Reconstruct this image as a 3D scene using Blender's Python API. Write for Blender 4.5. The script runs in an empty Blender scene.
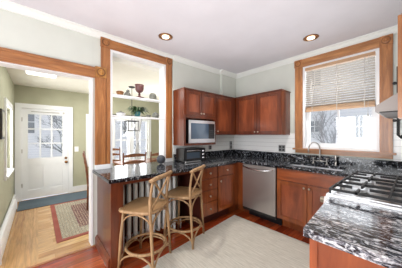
import bpy, bmesh, math, random
from mathutils import Vector, Matrix
random.seed(7)
PI = math.pi
S = bpy.context.scene
COL = S.collection

def lin(c):
    r = []
    for v in c:
        v = v / 255.0
        r.append(v / 12.92 if v <= 0.04045 else ((v + 0.055) / 1.055) ** 2.4)
    return (r[0], r[1], r[2], 1.0)

# ------------------------------------------------------------ camera, world, lights, exposure
cam = bpy.data.cameras.new('camera'); camo = bpy.data.objects.new('camera', cam); COL.objects.link(camo)
cam.sensor_width = 36.0; cam.lens = 186.2 / 402 * 36.0; cam.shift_y = 0.0021; cam.clip_start = 0.02; cam.clip_end = 200
camo.location = (2.551, -3.143, 1.335)
camo.rotation_euler = (PI / 2, 0, math.radians(48.8))
S.camera = camo

w = bpy.data.worlds.new('sky'); S.world = w; w.use_nodes = True
wn = w.node_tree
bg = wn.nodes['Background']
tc = wn.nodes.new('ShaderNodeTexCoord'); sp = wn.nodes.new('ShaderNodeSeparateXYZ')
rp = wn.nodes.new('ShaderNodeValToRGB')
rp.color_ramp.elements[0].position = 0.0; rp.color_ramp.elements[0].color = (0.86, 0.90, 1.0, 1)
rp.color_ramp.elements[1].position = 0.6; rp.color_ramp.elements[1].color = (0.95, 0.97, 1.0, 1)
wn.links.new(tc.outputs['Generated'], sp.inputs[0]); wn.links.new(sp.outputs['Z'], rp.inputs[0])
wn.links.new(rp.outputs[0], bg.inputs['Color'])
bg.inputs['Strength'].default_value = 0.8

def area(name, loc, target, sx, sy, power, color=(1, 1, 1)):
    l = bpy.data.lights.new(name, 'AREA'); l.shape = 'RECTANGLE'; l.size = sx; l.size_y = sy
    l.energy = power; l.color = color
    o = bpy.data.objects.new(name, l); COL.objects.link(o); o.location = loc
    d = Vector(target) - Vector(loc); o.rotation_euler = d.to_track_quat('-Z', 'Y').to_euler()
    return o
# unseen fill lamp added behind the camera, then daylight of the windows
area('rear_fill', (1.7, -5.05, 1.15), (0.9, 0, 0.9), 2.2, 1.7, 66, (0.96, 0.98, 1.0))
area('daylight_kitchen_window', (1.84, 0.24, 1.75), (1.84, -3, 0.9), 0.9, 1.3, 7, (0.93, 0.97, 1.0))
area('daylight_hall_window', (-1.66, -3.72, 1.35), (-1.4, 0, 0.7), 0.8, 1.1, 40, (1.0, 0.99, 0.96))
area('daylight_dining_window', (-2.85, -1.4, 1.25), (1, -1.4, 1.0), 1.5, 1.1, 24, (0.97, 0.99, 1.0))
area('kitchen_ceiling_fill', (1.6, -2.2, 1.35), (1.6, -2.2, 2.6), 2.0, 3.2, 18, (1, 1, 1))  # added upward fill lamp that brightens the kitchen ceiling
area('hall_uplight_fill', (-1.2, -0.6, 1.5), (-1.2, -1.6, 2.4), 0.6, 0.6, 14, (1, 0.99, 0.96))  # fill lamp added to lift the hall ceiling
area('hall_overhead_fill', (-1.4, -2.2, 2.30), (-1.4, -2.2, 0), 1.4, 1.6, 16, (1.0, 0.98, 0.94))  # unseen fill lamp added below the hall ceiling

S.view_settings.view_transform = 'Standard'; S.view_settings.look = 'None'
S.view_settings.gamma = 1.0; S.view_settings.use_curve_mapping = False
S.view_settings.exposure = 0.36

# ------------------------------------------------------------ materials
def mat(name, base, rough=0.5, metal=0.0, spec=0.5, trans=0.0, emit=None, es=0.0, coat=0.0):
    m = bpy.data.materials.new(name); m.use_nodes = True
    b = m.node_tree.nodes['Principled BSDF']
    b.inputs['Base Color'].default_value = lin(base) if max(base) > 1.0 or base == (0, 0, 0) else (*base, 1)
    b.inputs['Roughness'].default_value = rough; b.inputs['Metallic'].default_value = metal
    b.inputs['Specular IOR Level'].default_value = spec
    b.inputs['Transmission Weight'].default_value = trans
    b.inputs['Coat Weight'].default_value = coat
    if coat: b.inputs['Coat Roughness'].default_value = 0.12
    if emit: b.inputs['Emission Color'].default_value = lin(emit); b.inputs['Emission Strength'].default_value = es
    return m

def nodes(m):
    t = m.node_tree; return t, t.nodes, t.links, t.nodes['Principled BSDF']

def mapped(m, scale, rot=(0, 0, 0)):
    t, N, L, b = nodes(m)
    c = N.new('ShaderNodeTexCoord'); mp = N.new('ShaderNodeMapping')
    mp.inputs['Scale'].default_value = scale; mp.inputs['Rotation'].default_value = rot
    L.new(c.outputs['Object'], mp.inputs['Vector'])
    return mp.outputs['Vector']

def ramp(m, fac, stops):
    t, N, L, b = nodes(m)
    r = N.new('ShaderNodeValToRGB'); e = r.color_ramp.elements
    while len(e) < len(stops): e.new(0.5)
    for i, (p, c) in enumerate(stops): e[i].position = p; e[i].color = lin(c)
    L.new(fac, r.inputs[0]); return r.outputs[0]

def noise(m, vec, scale, detail=4, rough=0.55, dist=0.0):
    t, N, L, b = nodes(m)
    n = N.new('ShaderNodeTexNoise'); n.inputs['Scale'].default_value = scale
    n.inputs['Detail'].default_value = detail; n.inputs['Roughness'].default_value = rough
    n.inputs['Distortion'].default_value = dist
    L.new(vec, n.inputs['Vector']); return n.outputs['Fac']

def bump(m, fac, s=0.2, d=0.01):
    t, N, L, b = nodes(m)
    bp = N.new('ShaderNodeBump'); bp.inputs['Strength'].default_value = s; bp.inputs['Distance'].default_value = d
    L.new(fac, bp.inputs['Height']); L.new(bp.outputs[0], b.inputs['Normal'])

def paint(name, c, var=5, rough=0.6):
    m = mat(name, c, rough)
    v = mapped(m, (1, 1, 1)); n = noise(m, v, 3.0, 3)
    col = ramp(m, n, [(0.3, tuple(max(0, x - var) for x in c)), (0.7, tuple(min(255, x + var) for x in c))])
    m.node_tree.links.new(col, m.node_tree.nodes['Principled BSDF'].inputs['Base Color']); return m

def wood(name, dark, light, axis='z', rough=0.35, sc=1.0, coat=0.0, stretch=9.0):
    m = mat(name, light, rough, coat=coat)
    s = {'x': (1, stretch, stretch), 'y': (stretch, 1, stretch), 'z': (stretch, stretch, 1)}[axis]
    v = mapped(m, tuple(k * sc for k in s)); n = noise(m, v, 2.2, 6, 0.6, 0.6)
    mid = tuple((a + b) / 2 for a, b in zip(dark, light))
    col = ramp(m, n, [(0.3, dark), (0.5, mid), (0.68, light)])
    t, N, L, b = nodes(m); L.new(col, b.inputs['Base Color']); bump(m, n, 0.06, 0.004); return m

def planks(name, cols, axis='y', width=0.09, length=1.4, rough=0.22, mortar=(60, 30, 15), coat=0.3):
    m = mat(name, cols[1], rough, coat=coat)
    t, N, L, b = nodes(m)
    rot = (0, 0, PI / 2) if axis == 'y' else (0, 0, 0)
    v = mapped(m, (1, 1, 1), rot)
    br = N.new('ShaderNodeTexBrick'); br.inputs['Scale'].default_value = 1.0
    br.inputs['Brick Width'].default_value = length; br.inputs['Row Height'].default_value = width
    br.inputs['Mortar Size'].default_value = 0.0012; br.inputs['Mortar Smooth'].default_value = 0.2
    br.inputs['Color1'].default_value = (0, 0, 0, 1); br.inputs['Color2'].default_value = (1, 1, 1, 1)
    br.inputs['Mortar'].default_value = (0.5, 0.5, 0.5, 1); br.offset = 0.37; br.offset_frequency = 2
    L.new(v, br.inputs['Vector'])
    # a tone per plank
    wn_ = N.new('ShaderNodeTexWhiteNoise'); wn_.noise_dimensions = '1D'
    r1 = ramp(m, br.outputs['Color'], [(0.0, cols[0]), (0.35, cols[1]), (0.7, cols[2]), (1.0, cols[3])])
    s = (14, 1.2, 1) if axis == 'y' else (1.2, 14, 1)
    n = noise(m, mapped(m, s), 3.0, 6, 0.6, 0.4)
    gr = ramp(m, n, [(0.3, (170, 170, 170)), (0.65, (255, 255, 255))])
    mx = N.new('ShaderNodeMixRGB'); mx.blend_type = 'MULTIPLY'; mx.inputs[0].default_value = 0.8
    L.new(r1, mx.inputs[1]); L.new(gr, mx.inputs[2])
    m2 = N.new('ShaderNodeMixRGB'); L.new(br.outputs['Fac'], m2.inputs[0]); L.new(mx.outputs[0], m2.inputs[1])
    m2.inputs[2].default_value = lin(mortar)
    L.new(m2.outputs[0], b.inputs['Base Color']); return m

M = {}
M['ceiling'] = paint('ceiling_paint', (216, 214, 220), 3, 0.8)
M['hall_ceiling'] = paint('hall_ceiling_paint', (232, 230, 218), 3, 0.8)
M['wall'] = paint('pale_sage_paint', (207, 210, 202), 3, 0.7)
M['green'] = paint('olive_green_paint', (173, 173, 149), 4, 0.7)
M['white'] = paint('white_gloss_paint', (236, 238, 240), 2, 0.35)
M['crown'] = paint('crown_paint', (228, 230, 226), 2, 0.45)
M['casing'] = wood('stained_casing_wood', (134, 82, 44), (192, 132, 80), 'z', 0.32, 1.0, 0.2)
M['casing_h'] = wood('stained_casing_wood_horizontal', (134, 82, 44), (190, 130, 78), 'y', 0.32, 1.0, 0.2)
M['casing_x'] = wood('stained_casing_wood_lengthwise', (142, 92, 54), (196, 140, 90), 'x', 0.32, 1.0, 0.2)
M['rosette'] = wood('rosette_wood', (140, 90, 40), (204, 150, 84), 'z', 0.35, 2.0)
M['carving_shade'] = wood('carving_shade_wood', (96, 56, 28), (140, 92, 50), 'z', 0.4)  # darker tone paints in the shade of the rosette relief
M['cherry'] = wood('cherry_cabinet_wood', (78, 33, 17), (120, 58, 31), 'z', 0.28, 0.9, 0.35, 6)
M['cherry_panel'] = wood('cherry_panel_wood', (104, 48, 26), (160, 84, 50), 'z', 0.28, 0.9, 0.35, 5)
M['cherry_base'] = wood('cherry_base_wood', (98, 44, 18), (152, 80, 36), 'z', 0.3, 0.9, 0.3, 5)
M['cherry_base_h'] = wood('cherry_base_wood_horizontal', (106, 48, 20), (164, 84, 38), 'x', 0.3, 0.9, 0.3, 5)
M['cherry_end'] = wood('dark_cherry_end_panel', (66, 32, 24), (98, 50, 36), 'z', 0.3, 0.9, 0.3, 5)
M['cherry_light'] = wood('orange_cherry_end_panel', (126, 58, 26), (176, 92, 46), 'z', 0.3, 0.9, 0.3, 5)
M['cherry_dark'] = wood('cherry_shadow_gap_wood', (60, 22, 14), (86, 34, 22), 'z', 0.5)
M['brass'] = mat('brushed_nickel_knob', (200, 190, 175), 0.3, 1.0)
M['steel'] = mat('stainless_steel', (214, 214, 216), 0.32, 1.0)
M['sink_steel'] = mat('satin_sink_steel', (225, 226, 230), 0.45, 0.55)
M['knob_metal'] = mat('satin_knob_metal', (188, 176, 160), 0.3, 0.9)
M['steel_dw'] = mat('stainless_steel_brushed', (196, 192, 190), 0.38, 1.0)
M['chrome'] = mat('polished_chrome', (225, 225, 228), 0.12, 1.0)
M['nickel'] = mat('dark_nickel', (190, 188, 186), 0.4, 1.0)
M['black'] = mat('black_enamel', (22, 22, 24), 0.3)
M['iron'] = mat('black_cast_iron', (30, 30, 32), 0.6, 0.0)
M['bronze'] = mat('bronze_baffle', (150, 108, 72), 0.35, 0.8)
M['bulb'] = mat('lamp_glow', (255, 240, 215), 0.5, emit=(255, 238, 210), es=2.2)
M['panelglow'] = mat('ceiling_panel_glow', (255, 255, 255), 0.5, emit=(255, 252, 240), es=1.6)
M['oven_glass'] = mat('dark_glass', (70, 84, 98), 0.08, 0.0, 0.8)
M['micro_glass'] = mat('microwave_door_glass', (74, 94, 116), 0.12, 0.0, 0.5)
M['radiator'] = paint('radiator_white_enamel', (240, 241, 240), 3, 0.35)
M['rattan_frame'] = wood('bentwood_oak', (140, 106, 72), (200, 164, 122), 'z', 0.5, 3.0, 0, 5)
M['mat_blue'] = paint('slate_door_mat', (84, 98, 108), 8, 0.95)
M['button'] = mat('dark_grey_button', (70, 72, 76), 0.5)
M['outlet'] = mat('outlet_steel_plate', (150, 150, 150), 0.3, 0.8)
M['outlet_dark'] = mat('outlet_socket_black', (40, 40, 42), 0.4)
M['sphere'] = paint('charcoal_ball_glaze', (62, 66, 74), 8, 0.55)
M['chair_wood'] = wood('walnut_chair_wood', (92, 52, 30), (150, 96, 62), 'x', 0.35)
M['curtain'] = paint('sheer_white_curtain', (222, 224, 228), 6, 0.9)
M['plant'] = paint('houseplant_leaf', (58, 86, 48), 22, 0.5)
M['teal'] = mat('teal_pot_glaze', (50, 112, 116), 0.3)
M['goblet'] = paint('oxblood_goblet', (96, 58, 56), 14, 0.4)
M['stoneware'] = paint('grey_green_stoneware', (104, 106, 98), 22, 0.5)
M['pewter'] = mat('pewter', (120, 122, 122), 0.35, 0.7)
M['blind_slat'] = mat('white_blind_slat', (186, 178, 168), 0.5)
M['blind_wood'] = wood('tan_blind_wood', (176, 138, 104), (204, 170, 136), 'x', 0.45)
M['cord'] = mat('blind_cord', (190, 186, 180), 0.8)
M['snow'] = paint('snowy_ground', (232, 236, 242), 5, 0.9)
M['bark'] = paint('bare_tree_bark', (176, 176, 180), 16, 0.9)
M['bark_dark'] = paint('dark_tree_bark', (120, 126, 130), 14, 0.9)
M['ext_pane'] = mat('neighbour_window_pane', (132, 138, 146), 0.2)
M['ext_trim'] = mat('neighbour_window_trim', (236, 238, 240), 0.6)
M['hood'] = mat('hood_satin_steel', (150, 144, 140), 0.6, 0.35)
M['hood_dark'] = mat('hood_filter_steel', (44, 40, 38), 0.5, 0.2)
M['print_paper'] = paint('framed_print_paper', (176, 176, 160), 20, 0.7)
M['grey_frame'] = mat('dark_picture_frame', (52, 50, 48), 0.4)
M['blue_bin'] = mat('blue_plastic_bin', (70, 110, 160), 0.5)

# glass: a real pane, thin
g = bpy.data.materials.new('window_glass'); g.use_nodes = True
t = g.node_tree; t.nodes.remove(t.nodes['Principled BSDF'])
tr = t.nodes.new('ShaderNodeBsdfTransparent'); gl = t.nodes.new('ShaderNodeBsdfGlossy'); gl.inputs['Roughness'].default_value = 0.02
mx = t.nodes.new('ShaderNodeMixShader'); mx.inputs[0].default_value = 0.05
t.links.new(tr.outputs[0], mx.inputs[1]); t.links.new(gl.outputs[0], mx.inputs[2])
t.links.new(mx.outputs[0], t.nodes['Material Output'].inputs[0]); M['glass'] = g

def granite(name, sc, rot, stops, spk):
    m = mat(name, (40, 42, 48), 0.1, 0.0, 0.45)
    t, N, L, b = nodes(m)
    n1 = noise(m, mapped(m, sc, rot), 3.4, 8, 0.72, 1.0)
    c1 = ramp(m, n1, stops)
    n2 = noise(m, mapped(m, (1, 1, 1)), 60, 3, 0.6)
    c2 = ramp(m, n2, [(0.42, (90, 90, 96)), (0.56, (255, 255, 255))])
    mxx = N.new('ShaderNodeMixRGB'); mxx.blend_type = 'MULTIPLY'; mxx.inputs[0].default_value = 0.7
    L.new(c1, mxx.inputs[1]); L.new(c2, mxx.inputs[2])
    n3 = noise(m, mapped(m, (1, 1, 1)), 38, 2, 0.6)
    c3 = ramp(m, n3, [(0.62, (0, 0, 0)), (0.68, (255, 255, 255))])
    m3 = N.new('ShaderNodeMixRGB'); L.new(c3, m3.inputs[0]); L.new(mxx.outputs[0], m3.inputs[1]); m3.inputs[2].default_value = lin(spk)
    L.new(m3.outputs[0], b.inputs['Base Color']); return m
M['granite'] = granite('black_and_white_granite', (9, 20, 12), (0, 0, 0.45), [(0.44, (8, 9, 12)), (0.54, (30, 33, 40)), (0.585, (120, 126, 136)), (0.63, (238, 238, 240))], (168, 172, 180))
M['granite_sheen'] = granite('streaked_granite_painted_sheen', (4, 15, 12), (0, 0, 0.12), [(0.40, (10, 11, 14)), (0.475, (48, 52, 60)), (0.52, (150, 156, 168)), (0.58, (240, 241, 244))], (215, 218, 224))  # same granite, streaks whitened to paint in reflected light

def rug_plain():
    m = mat('pale_woven_rug', (206, 202, 190), 0.95)
    n = noise(m, mapped(m, (3, 34, 1), (0, 0, 0.07)), 2.0, 6, 0.7)
    c = ramp(m, n, [(0.3, (176, 172, 160)), (0.5, (200, 196, 184)), (0.7, (220, 216, 206))])
    t, N, L, b = nodes(m); L.new(c, b.inputs['Base Color']); bump(m, n, 0.4, 0.004); return m
M['rug_plain'] = rug_plain()

def pattern(name, cols, scale):
    m = mat(name, cols[0], 0.95); t, N, L, b = nodes(m)
    v = N.new('ShaderNodeTexVoronoi'); v.inputs['Scale'].default_value = scale; v.inputs['Randomness'].default_value = 0.35
    L.new(mapped(m, (1, 1, 1)), v.inputs['Vector'])
    c = ramp(m, v.outputs['Distance'], [(0.12, cols[0]), (0.3, cols[1]), (0.45, cols[2]), (0.6, cols[3])])
    for n_ in N:
        if n_.type == 'VALTORGB': n_.color_ramp.interpolation = 'CONSTANT'
    L.new(c, b.inputs['Base Color']); return m
M['rug_border'] = pattern('rug_cream_border', [(120, 104, 92), (180, 170, 146), (112, 114, 108), (190, 180, 156)], 26)
M['rug_field'] = pattern('rug_red_field', [(180, 164, 140), (116, 66, 60), (92, 84, 86), (128, 76, 70)], 30)
M['rug_edge'] = paint('rug_brick_edge', (142, 76, 64), 8, 0.95)

def weave():
    m = mat('woven_rattan', (196, 158, 112), 0.6); t, N, L, b = nodes(m)
    v = N.new('ShaderNodeTexChecker'); v.inputs['Scale'].default_value = 90
    v.inputs[1].default_value = lin((150, 112, 74)); v.inputs[2].default_value = lin((196, 158, 112))
    L.new(mapped(m, (1, 1, 1)), v.inputs['Vector']); L.new(v.outputs[0], b.inputs['Base Color']); return m
M['weave'] = weave()

def tile():
    m = mat('white_wall_tile', (228, 230, 230), 0.22); t, N, L, b = nodes(m)
    v = N.new('ShaderNodeTexBrick'); v.inputs['Scale'].default_value = 1.0
    v.inputs['Brick Width'].default_value = 3.0; v.inputs['Row Height'].default_value = 0.075
    v.inputs['Mortar Size'].default_value = 0.002
    v.inputs['Color1'].default_value = lin((244, 245, 244)); v.inputs['Color2'].default_value = lin((246, 246, 245)); v.inputs['Mortar'].default_value = lin((196, 196, 194))
    c = N.new('ShaderNodeTexCoord'); s = N.new('ShaderNodeSeparateXYZ'); k = N.new('ShaderNodeCombineXYZ'); a = N.new('ShaderNodeMath')
    L.new(c.outputs['Object'], s.inputs[0]); L.new(s.outputs['X'], a.inputs[0]); L.new(s.outputs['Y'], a.inputs[1])
    L.new(a.outputs[0], k.inputs['X']); L.new(s.outputs['Z'], k.inputs['Y']); L.new(k.outputs[0], v.inputs['Vector'])
    L.new(v.outputs['Color'], b.inputs['Base Color']); return m
M['tile'] = tile()

def clapboard():
    m = mat('white_clapboard', (236, 238, 242), 0.8); t, N, L, b = nodes(m)
    wv = N.new('ShaderNodeTexWave'); wv.bands_direction = 'Z'; wv.wave_profile = 'SAW'; wv.inputs['Scale'].default_value = 2.6
    L.new(mapped(m, (1, 1, 1)), wv.inputs['Vector'])
    c = ramp(m, wv.outputs['Fac'], [(0.0, (206, 210, 218)), (0.15, (236, 238, 242)), (1.0, (242, 243, 246))])
    L.new(c, b.inputs['Base Color']); return m
M['clapboard'] = clapboard()
M['floor_kitchen'] = planks('mahogany_strip_floor', [(138, 48, 18), (184, 74, 32), (216, 112, 58), (116, 38, 16)], 'y', 0.085, 1.3, 0.2, (56, 22, 12))
M['floor_hall'] = planks('light_oak_floor', [(196, 148, 92), (212, 168, 110), (222, 182, 124), (186, 136, 80)], 'y', 0.10, 1.5, 0.25, (150, 104, 62), 0.25)
M['floor_hall_border'] = planks('light_oak_border', [(190, 140, 84), (204, 158, 102), (210, 168, 110), (184, 134, 82)], 'x', 0.10, 1.9, 0.25, (150, 104, 62), 0.25)

# ------------------------------------------------------------ mesh helpers
class MB:
    def __init__(s): s.bm = bmesh.new(); s.k = 0
    def box(s, x0, x1, y0, y1, z0, z1, bev=0.0):
        e = (s.k % 7) * 0.00015; s.k += 1      # overlapping boxes of one mesh never share a plane
        x0 += e; x1 -= e; y0 += e; y1 -= e; z0 += e; z1 -= e
        r = bmesh.ops.create_cube(s.bm, size=1.0)['verts']
        for v in r:
            v.co = Vector(((x0 + x1) / 2 + v.co.x * (x1 - x0), (y0 + y1) / 2 + v.co.y * (y1 - y0), (z0 + z1) / 2 + v.co.z * (z1 - z0)))
        if bev:
            ed = list({e for v in r for e in v.link_edges})
            bmesh.ops.bevel(s.bm, geom=ed, offset=bev, segments=2, affect='EDGES')
        return s
    def tube(s, pts, r, n=8, closed=False, flat=1.0):
        pts = [Vector(p) for p in pts]; rings = []; N = len(pts); up = None
        for i, p in enumerate(pts):
            if closed: d = (pts[(i + 1) % N] - pts[i - 1])
            else: d = pts[min(i + 1, N - 1)] - pts[max(i - 1, 0)]
            d.normalize()
            if up is None:
                up = Vector((0, 0, 1)) if abs(d.z) < 0.9 else Vector((1, 0, 0))
            a = d.cross(up)
            if a.length < 1e-4: a = d.orthogonal()
            a.normalize(); b = a.cross(d); b.normalize(); up = b
            rr = r[i] if isinstance(r, (list, tuple)) else r
            rings.append([s.bm.verts.new(p + (a * math.cos(2 * PI * k / n) + b * math.sin(2 * PI * k / n) * flat) * rr) for k in range(n)])
        m = N if closed else N - 1
        for i in range(m):
            A = rings[i]; B = rings[(i + 1) % N]
            for k in range(n):
                try: s.bm.faces.new((A[k], A[(k + 1) % n], B[(k + 1) % n], B[k]))
                except ValueError: pass
        if not closed:
            s.bm.faces.new(rings[0][::-1]); s.bm.faces.new(rings[-1])
        return s
    def lathe(s, prof, c=(0, 0, 0), n=20, axis='z'):
        rings = []
        for r, h in prof:
            ring = []
            for k in range(n):
                a = 2 * PI * k / n; x, y = max(r, 1e-4) * math.cos(a), max(r, 1e-4) * math.sin(a)
                v = {'z': (x, y, h), 'x': (h, x, y), 'y': (x, h, y)}[axis]
                ring.append(s.bm.verts.new(Vector(c) + Vector(v)))
            rings.append(ring)
        for i in range(len(rings) - 1):
            for k in range(n): s.bm.faces.new((rings[i][k], rings[i][(k + 1) % n], rings[i + 1][(k + 1) % n], rings[i + 1][k]))
        s.bm.faces.new(rings[0][::-1]); s.bm.faces.new(rings[-1]); return s
    def prism(s, prof, axis, a, b):
        # profile of 2-D points extruded along an axis; x: (y,z)  y: (x,z)  z: (x,y)
        def P(q, h): return {'x': (h, q[0], q[1]), 'y': (q[0], h, q[1]), 'z': (q[0], q[1], h)}[axis]
        A = [s.bm.verts.new(P(q, a)) for q in prof]; B = [s.bm.verts.new(P(q, b)) for q in prof]; n = len(prof)
        for k in range(n): s.bm.faces.new((A[k], A[(k + 1) % n], B[(k + 1) % n], B[k]))
        s.bm.faces.new(A[::-1]); s.bm.faces.new(B); return s
    def build(s, name, m, parent=None, smooth=False):
        if parent is not None:
            off = Vector(); p = parent
            while p: off += Vector(p.location); p = p.parent
            bmesh.ops.translate(s.bm, verts=s.bm.verts, vec=-off)
        bmesh.ops.recalc_face_normals(s.bm, faces=s.bm.faces)
        me = bpy.data.meshes.new(name); s.bm.to_mesh(me); s.bm.free()
        o = bpy.data.objects.new(name, me); COL.objects.link(o)
        for k in (m if isinstance(m, list) else [m]): me.materials.append(k)
        if smooth:
            for f in me.polygons: f.use_smooth = True
        if parent is not None: o.parent = parent
        return o

def thing(name, label, cat, loc=(0, 0, 0), group=None):
    o = bpy.data.objects.new(name, None); COL.objects.link(o); o.location = loc; o.empty_display_size = 0.1
    o['label'] = label; o['category'] = cat
    if group: o['group'] = group
    return o
def tag(o, label, cat, group=None, kind=None):
    o['label'] = label; o['category'] = cat
    if group: o['group'] = group
    if kind: o['kind'] = kind
    return o
def struct(o, label=None):
    o['kind'] = 'structure'
    if label: o['label'] = label
    return o
def sroot(name, loc=(0, 0, 0)):
    o = bpy.data.objects.new(name, None); COL.objects.link(o); o.location = loc; o.empty_display_size = 0.1
    o['kind'] = 'structure'; return o
def copy_tree(o, parent=None):
    c = o.copy(); COL.objects.link(c)
    if parent is not None: c.parent = parent
    for ch in list(o.children): copy_tree(ch, c)
    return c

# ------------------------------------------------------------ room shell
H = 2.588; HC = 2.335; XB = -2.68; YL = -3.50; YR = 0.6; YK = -5.3; XR = 2.82
WX = 0.03       # plane of wall left of the corner, beyond the pass-through
struct(MB().box(0, XR, YK, 0.0, -0.08, 0).build('floor', M['floor_kitchen']), 'mahogany strip floor of the kitchen')
o = MB().box(XB, 0.0, YL + 0.36, YR, -0.08, 0).build('floor', M['floor_hall']); struct(o, 'light oak plank floor of the entry hall')
o = MB().box(XB, 0.0, YL, YL + 0.36, -0.08, 0).build('floor', M['floor_hall_border']); struct(o, 'lengthwise oak border boards beside the hall wall')
struct(MB().box(-0.012, 0.03, YL - .4, -2.62, 0.0, 0.004).build('trim_1', M['casing_h']))
struct(MB().box(-0.13, XR, YK, 0.1, H, H + 0.1).build('ceiling', M['ceiling']))
struct(MB().box(XB, -0.13, YL, YR, HC, HC + 0.1).build('ceiling', M['hall_ceiling']))
# wall with doorway and pass-through
D0, D1, DH = -3.95, -2.645, 2.03      # doorway
P0, P1, PH, PZ = -2.455, -1.655, 2.425, 0.875   # pass-through
m = MB()
m.box(-0.13, 0, YK, D0, 0, H); m.box(-0.13, 0, D0, D1, DH, H); m.box(-0.13, 0, D1, P0, 0, H)
m.box(-0.13, 0, P0, P1, 0, PZ); m.box(-0.13, 0, P0, P1, PH, H); m.box(-0.13, 0, P1, 0.1, 0, H)
struct(m.build('wall_left', M['wall']))
struct(MB().box(0, WX, -1.532, 0, 0, H).box(WX, 0.085, -0.44, 0, 1.36, H - .001).build('wall_left', M['wall']), 'boxed-out wall section and pipe chase beside the corner')
# window wall
W0, W1, WZ0, WZ1 = 1.40, 2.277, 1.125, 2.40
m = MB().box(0.0, W0, 0, 0.16, 0, H).box(W1, XR, 0, 0.16, 0, H).box(W0, W1, 0, 0.16, 0, WZ0).box(W0, W1, 0, 0.16, WZ1, H)
struct(m.build('wall_back', M['wall']))
struct(MB().box(XR, XR + 0.1, YK, 0.1, 0, H).build('wall_right', M['wall']))
m = MB().box(-0.13, 0.1, YK - .1, YK, 0, H).box(2.6, XR, YK - .1, YK, 0, H).box(0.1, 2.6, YK - .1, YK, 2.4, H).box(0.1, 2.6, YK - .1, YK, 0, 0.3)
struct(m.build('wall_front', M['wall']))
r = sroot('window_4', (1.35, YK, 0.3))
m = MB()
for k in range(4): m.box(0.1 + k * 0.81, 0.17 + k * 0.81, YK - .07, YK - .02, 0.3, 2.4)
m.box(0.1, 2.6, YK - .07, YK - .02, 0.3, 0.38).box(0.1, 2.6, YK - .07, YK - .02, 2.32, 2.4); m.build('window_frame', M['white'], r)

# crown mouldings (profile drop/out)
CP = [(0.0, 0.0), (0.062, 0.0), (0.062, -0.012), (0.045, -0.022), (0.030, -0.045), (0.016, -0.058), (0.016, -0.072), (0.0, -0.072)]
def crown_y(x, y0, y1): return MB().prism([(x + a, H + b) for a, b in CP], 'y', y0, y1)
struct(crown_y(0, YK, -1.532).build('trim_2', M['crown']))
struct(crown_y(WX, -1.532, -0.44).build('trim_2', M['crown']))
struct(crown_y(0.085, -0.502, -0.0).build('trim_2', M['crown']))
struct(MB().prism([(-a, H + b) for a, b in CP], 'x', 0.085, XR).build('trim_3', M['crown']))
# tile between counter upstand and wall cabinets
struct(MB().box(WX, WX + 0.008, -1.53, -0.008, 1.03, 1.36).build('trim_4', M['tile']))
struct(MB().box(WX, 1.283, -0.008, 0, 1.03, 1.36).build('trim_4', M['tile']))
struct(MB().box(2.395, XR, -0.008, 0, 1.03, 1.62).build('trim_4', M['tile']))

# ---- doorway trim
r = sroot('trim_5', (0, D1, 0))
MB().box(0, 0.03, D1 + 0.02, D1 + 0.14, 0.97, 2.035).box(0.03, 0.036, D1 + 0.035, D1 + 0.05, 0.98, 2.03).box(0.03, 0.036, D1 + 0.11, D1 + 0.125, 0.98, 2.03).build('side_casing', M['casing'], r)
MB().box(0, 0.03, D0, D1 + 0.02, 2.022, 2.15).box(0.03, 0.038, D0, D1 + 0.02, 2.035, 2.052).box(0.03, 0.038, D0, D1 + 0.02, 2.118, 2.138).build('head_casing', M['casing_h'], r)
rb = MB().box(0, 0.040, D1 + 0.018, D1 + 0.145, 2.035, 2.162, 0.003).build('rosette_block', M['rosette'], r)
MB().lathe([(0.05, 0.040), (0.05, 0.043), (0.0, 0.043)], (0, D1 + 0.0815, 2.098), 20, 'x').build('rosette', M['carving_shade'], r)
MB().lathe([(0.036, 0.043), (0.036, 0.052), (0.026, 0.054), (0.02, 0.047), (0.012, 0.054), (0.0, 0.056)], (0, D1 + 0.0815, 2.098), 20, 'x').build('rosette_boss', M['rosette'], r)
MB().box(-0.135, 0.006, D1 - 0.018, D1 + 0.002, 0, DH).box(-0.135, 0.006, D0, D1, DH - 0.018, DH + 0.002).build('jamb_lining', M['white'], r)
MB().box(0.0, 0.034, D1 + 0.02, P0 + 0.0, 0.9145, 0.97).build('plinth_block', M['white'], r)
# ---- pass-through trim
r = sroot('trim_6', (0, P0, 1))
MB().box(0, 0.022, P0 - 0.045, P0, 0.97, 2.162).build('side_casing', M['casing'], r)
MB().box(0, 0.022, P0 - 0.105, P0, 2.162, PH).build('side_casing', M['casing'], r)
MB().box(0, 0.026, P1 + 0.008, P1 + 0.112, 0.97, PH).box(0.026, 0.031, P1 + .022, P1 + .036, 0.98, PH).box(0.026, 0.031, P1 + .082, P1 + .096, 0.98, PH).build('side_casing', M['casing'], r)
MB().box(0, 0.024, P0, P1, PH - 0.002, PH + 0.112).box(0.024, 0.034, P0, P1, PH + .012, PH + .03).box(0.024, 0.034, P0, P1, PH + .08, PH + .1).build('head_casing', M['casing_h'], r)
for y in (P0 - 0.055, P1 + 0.06):
    MB().box(0, 0.034, y - 0.056, y + 0.056, PH, PH + 0.115, 0.003).build('rosette_block', M['casing'], r)
    MB().lathe([(0.044, 0.034), (0.044, 0.037), (0, 0.037)], (0, y, PH + 0.057), 18, 'x').build('rosette', M['carving_shade'], r)
    MB().lathe([(0.032, 0.037), (0.032, 0.045), (0.022, 0.047), (0.016, 0.040), (0.01, 0.046), (0, 0.047)], (0, y, PH + 0.057), 18, 'x').build('rosette_boss', M['casing'], r)
MB().box(-0.135, 0.012, P1 - 0.03, P1 + 0.008, 0.9145, PH).box(-0.135, 0.012, P0 - 0.0, P0 + 0.03, 0.9145, PH).box(-0.135, 0.012, P0, P1, PH - 0.03, PH).build('jamb_lining', M['white'], r)
MB().box(0, 0.028, P1 + 0.0085, -1.533, 0.9145, 0.97).build('plinth_block', M['white'], r)

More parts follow.
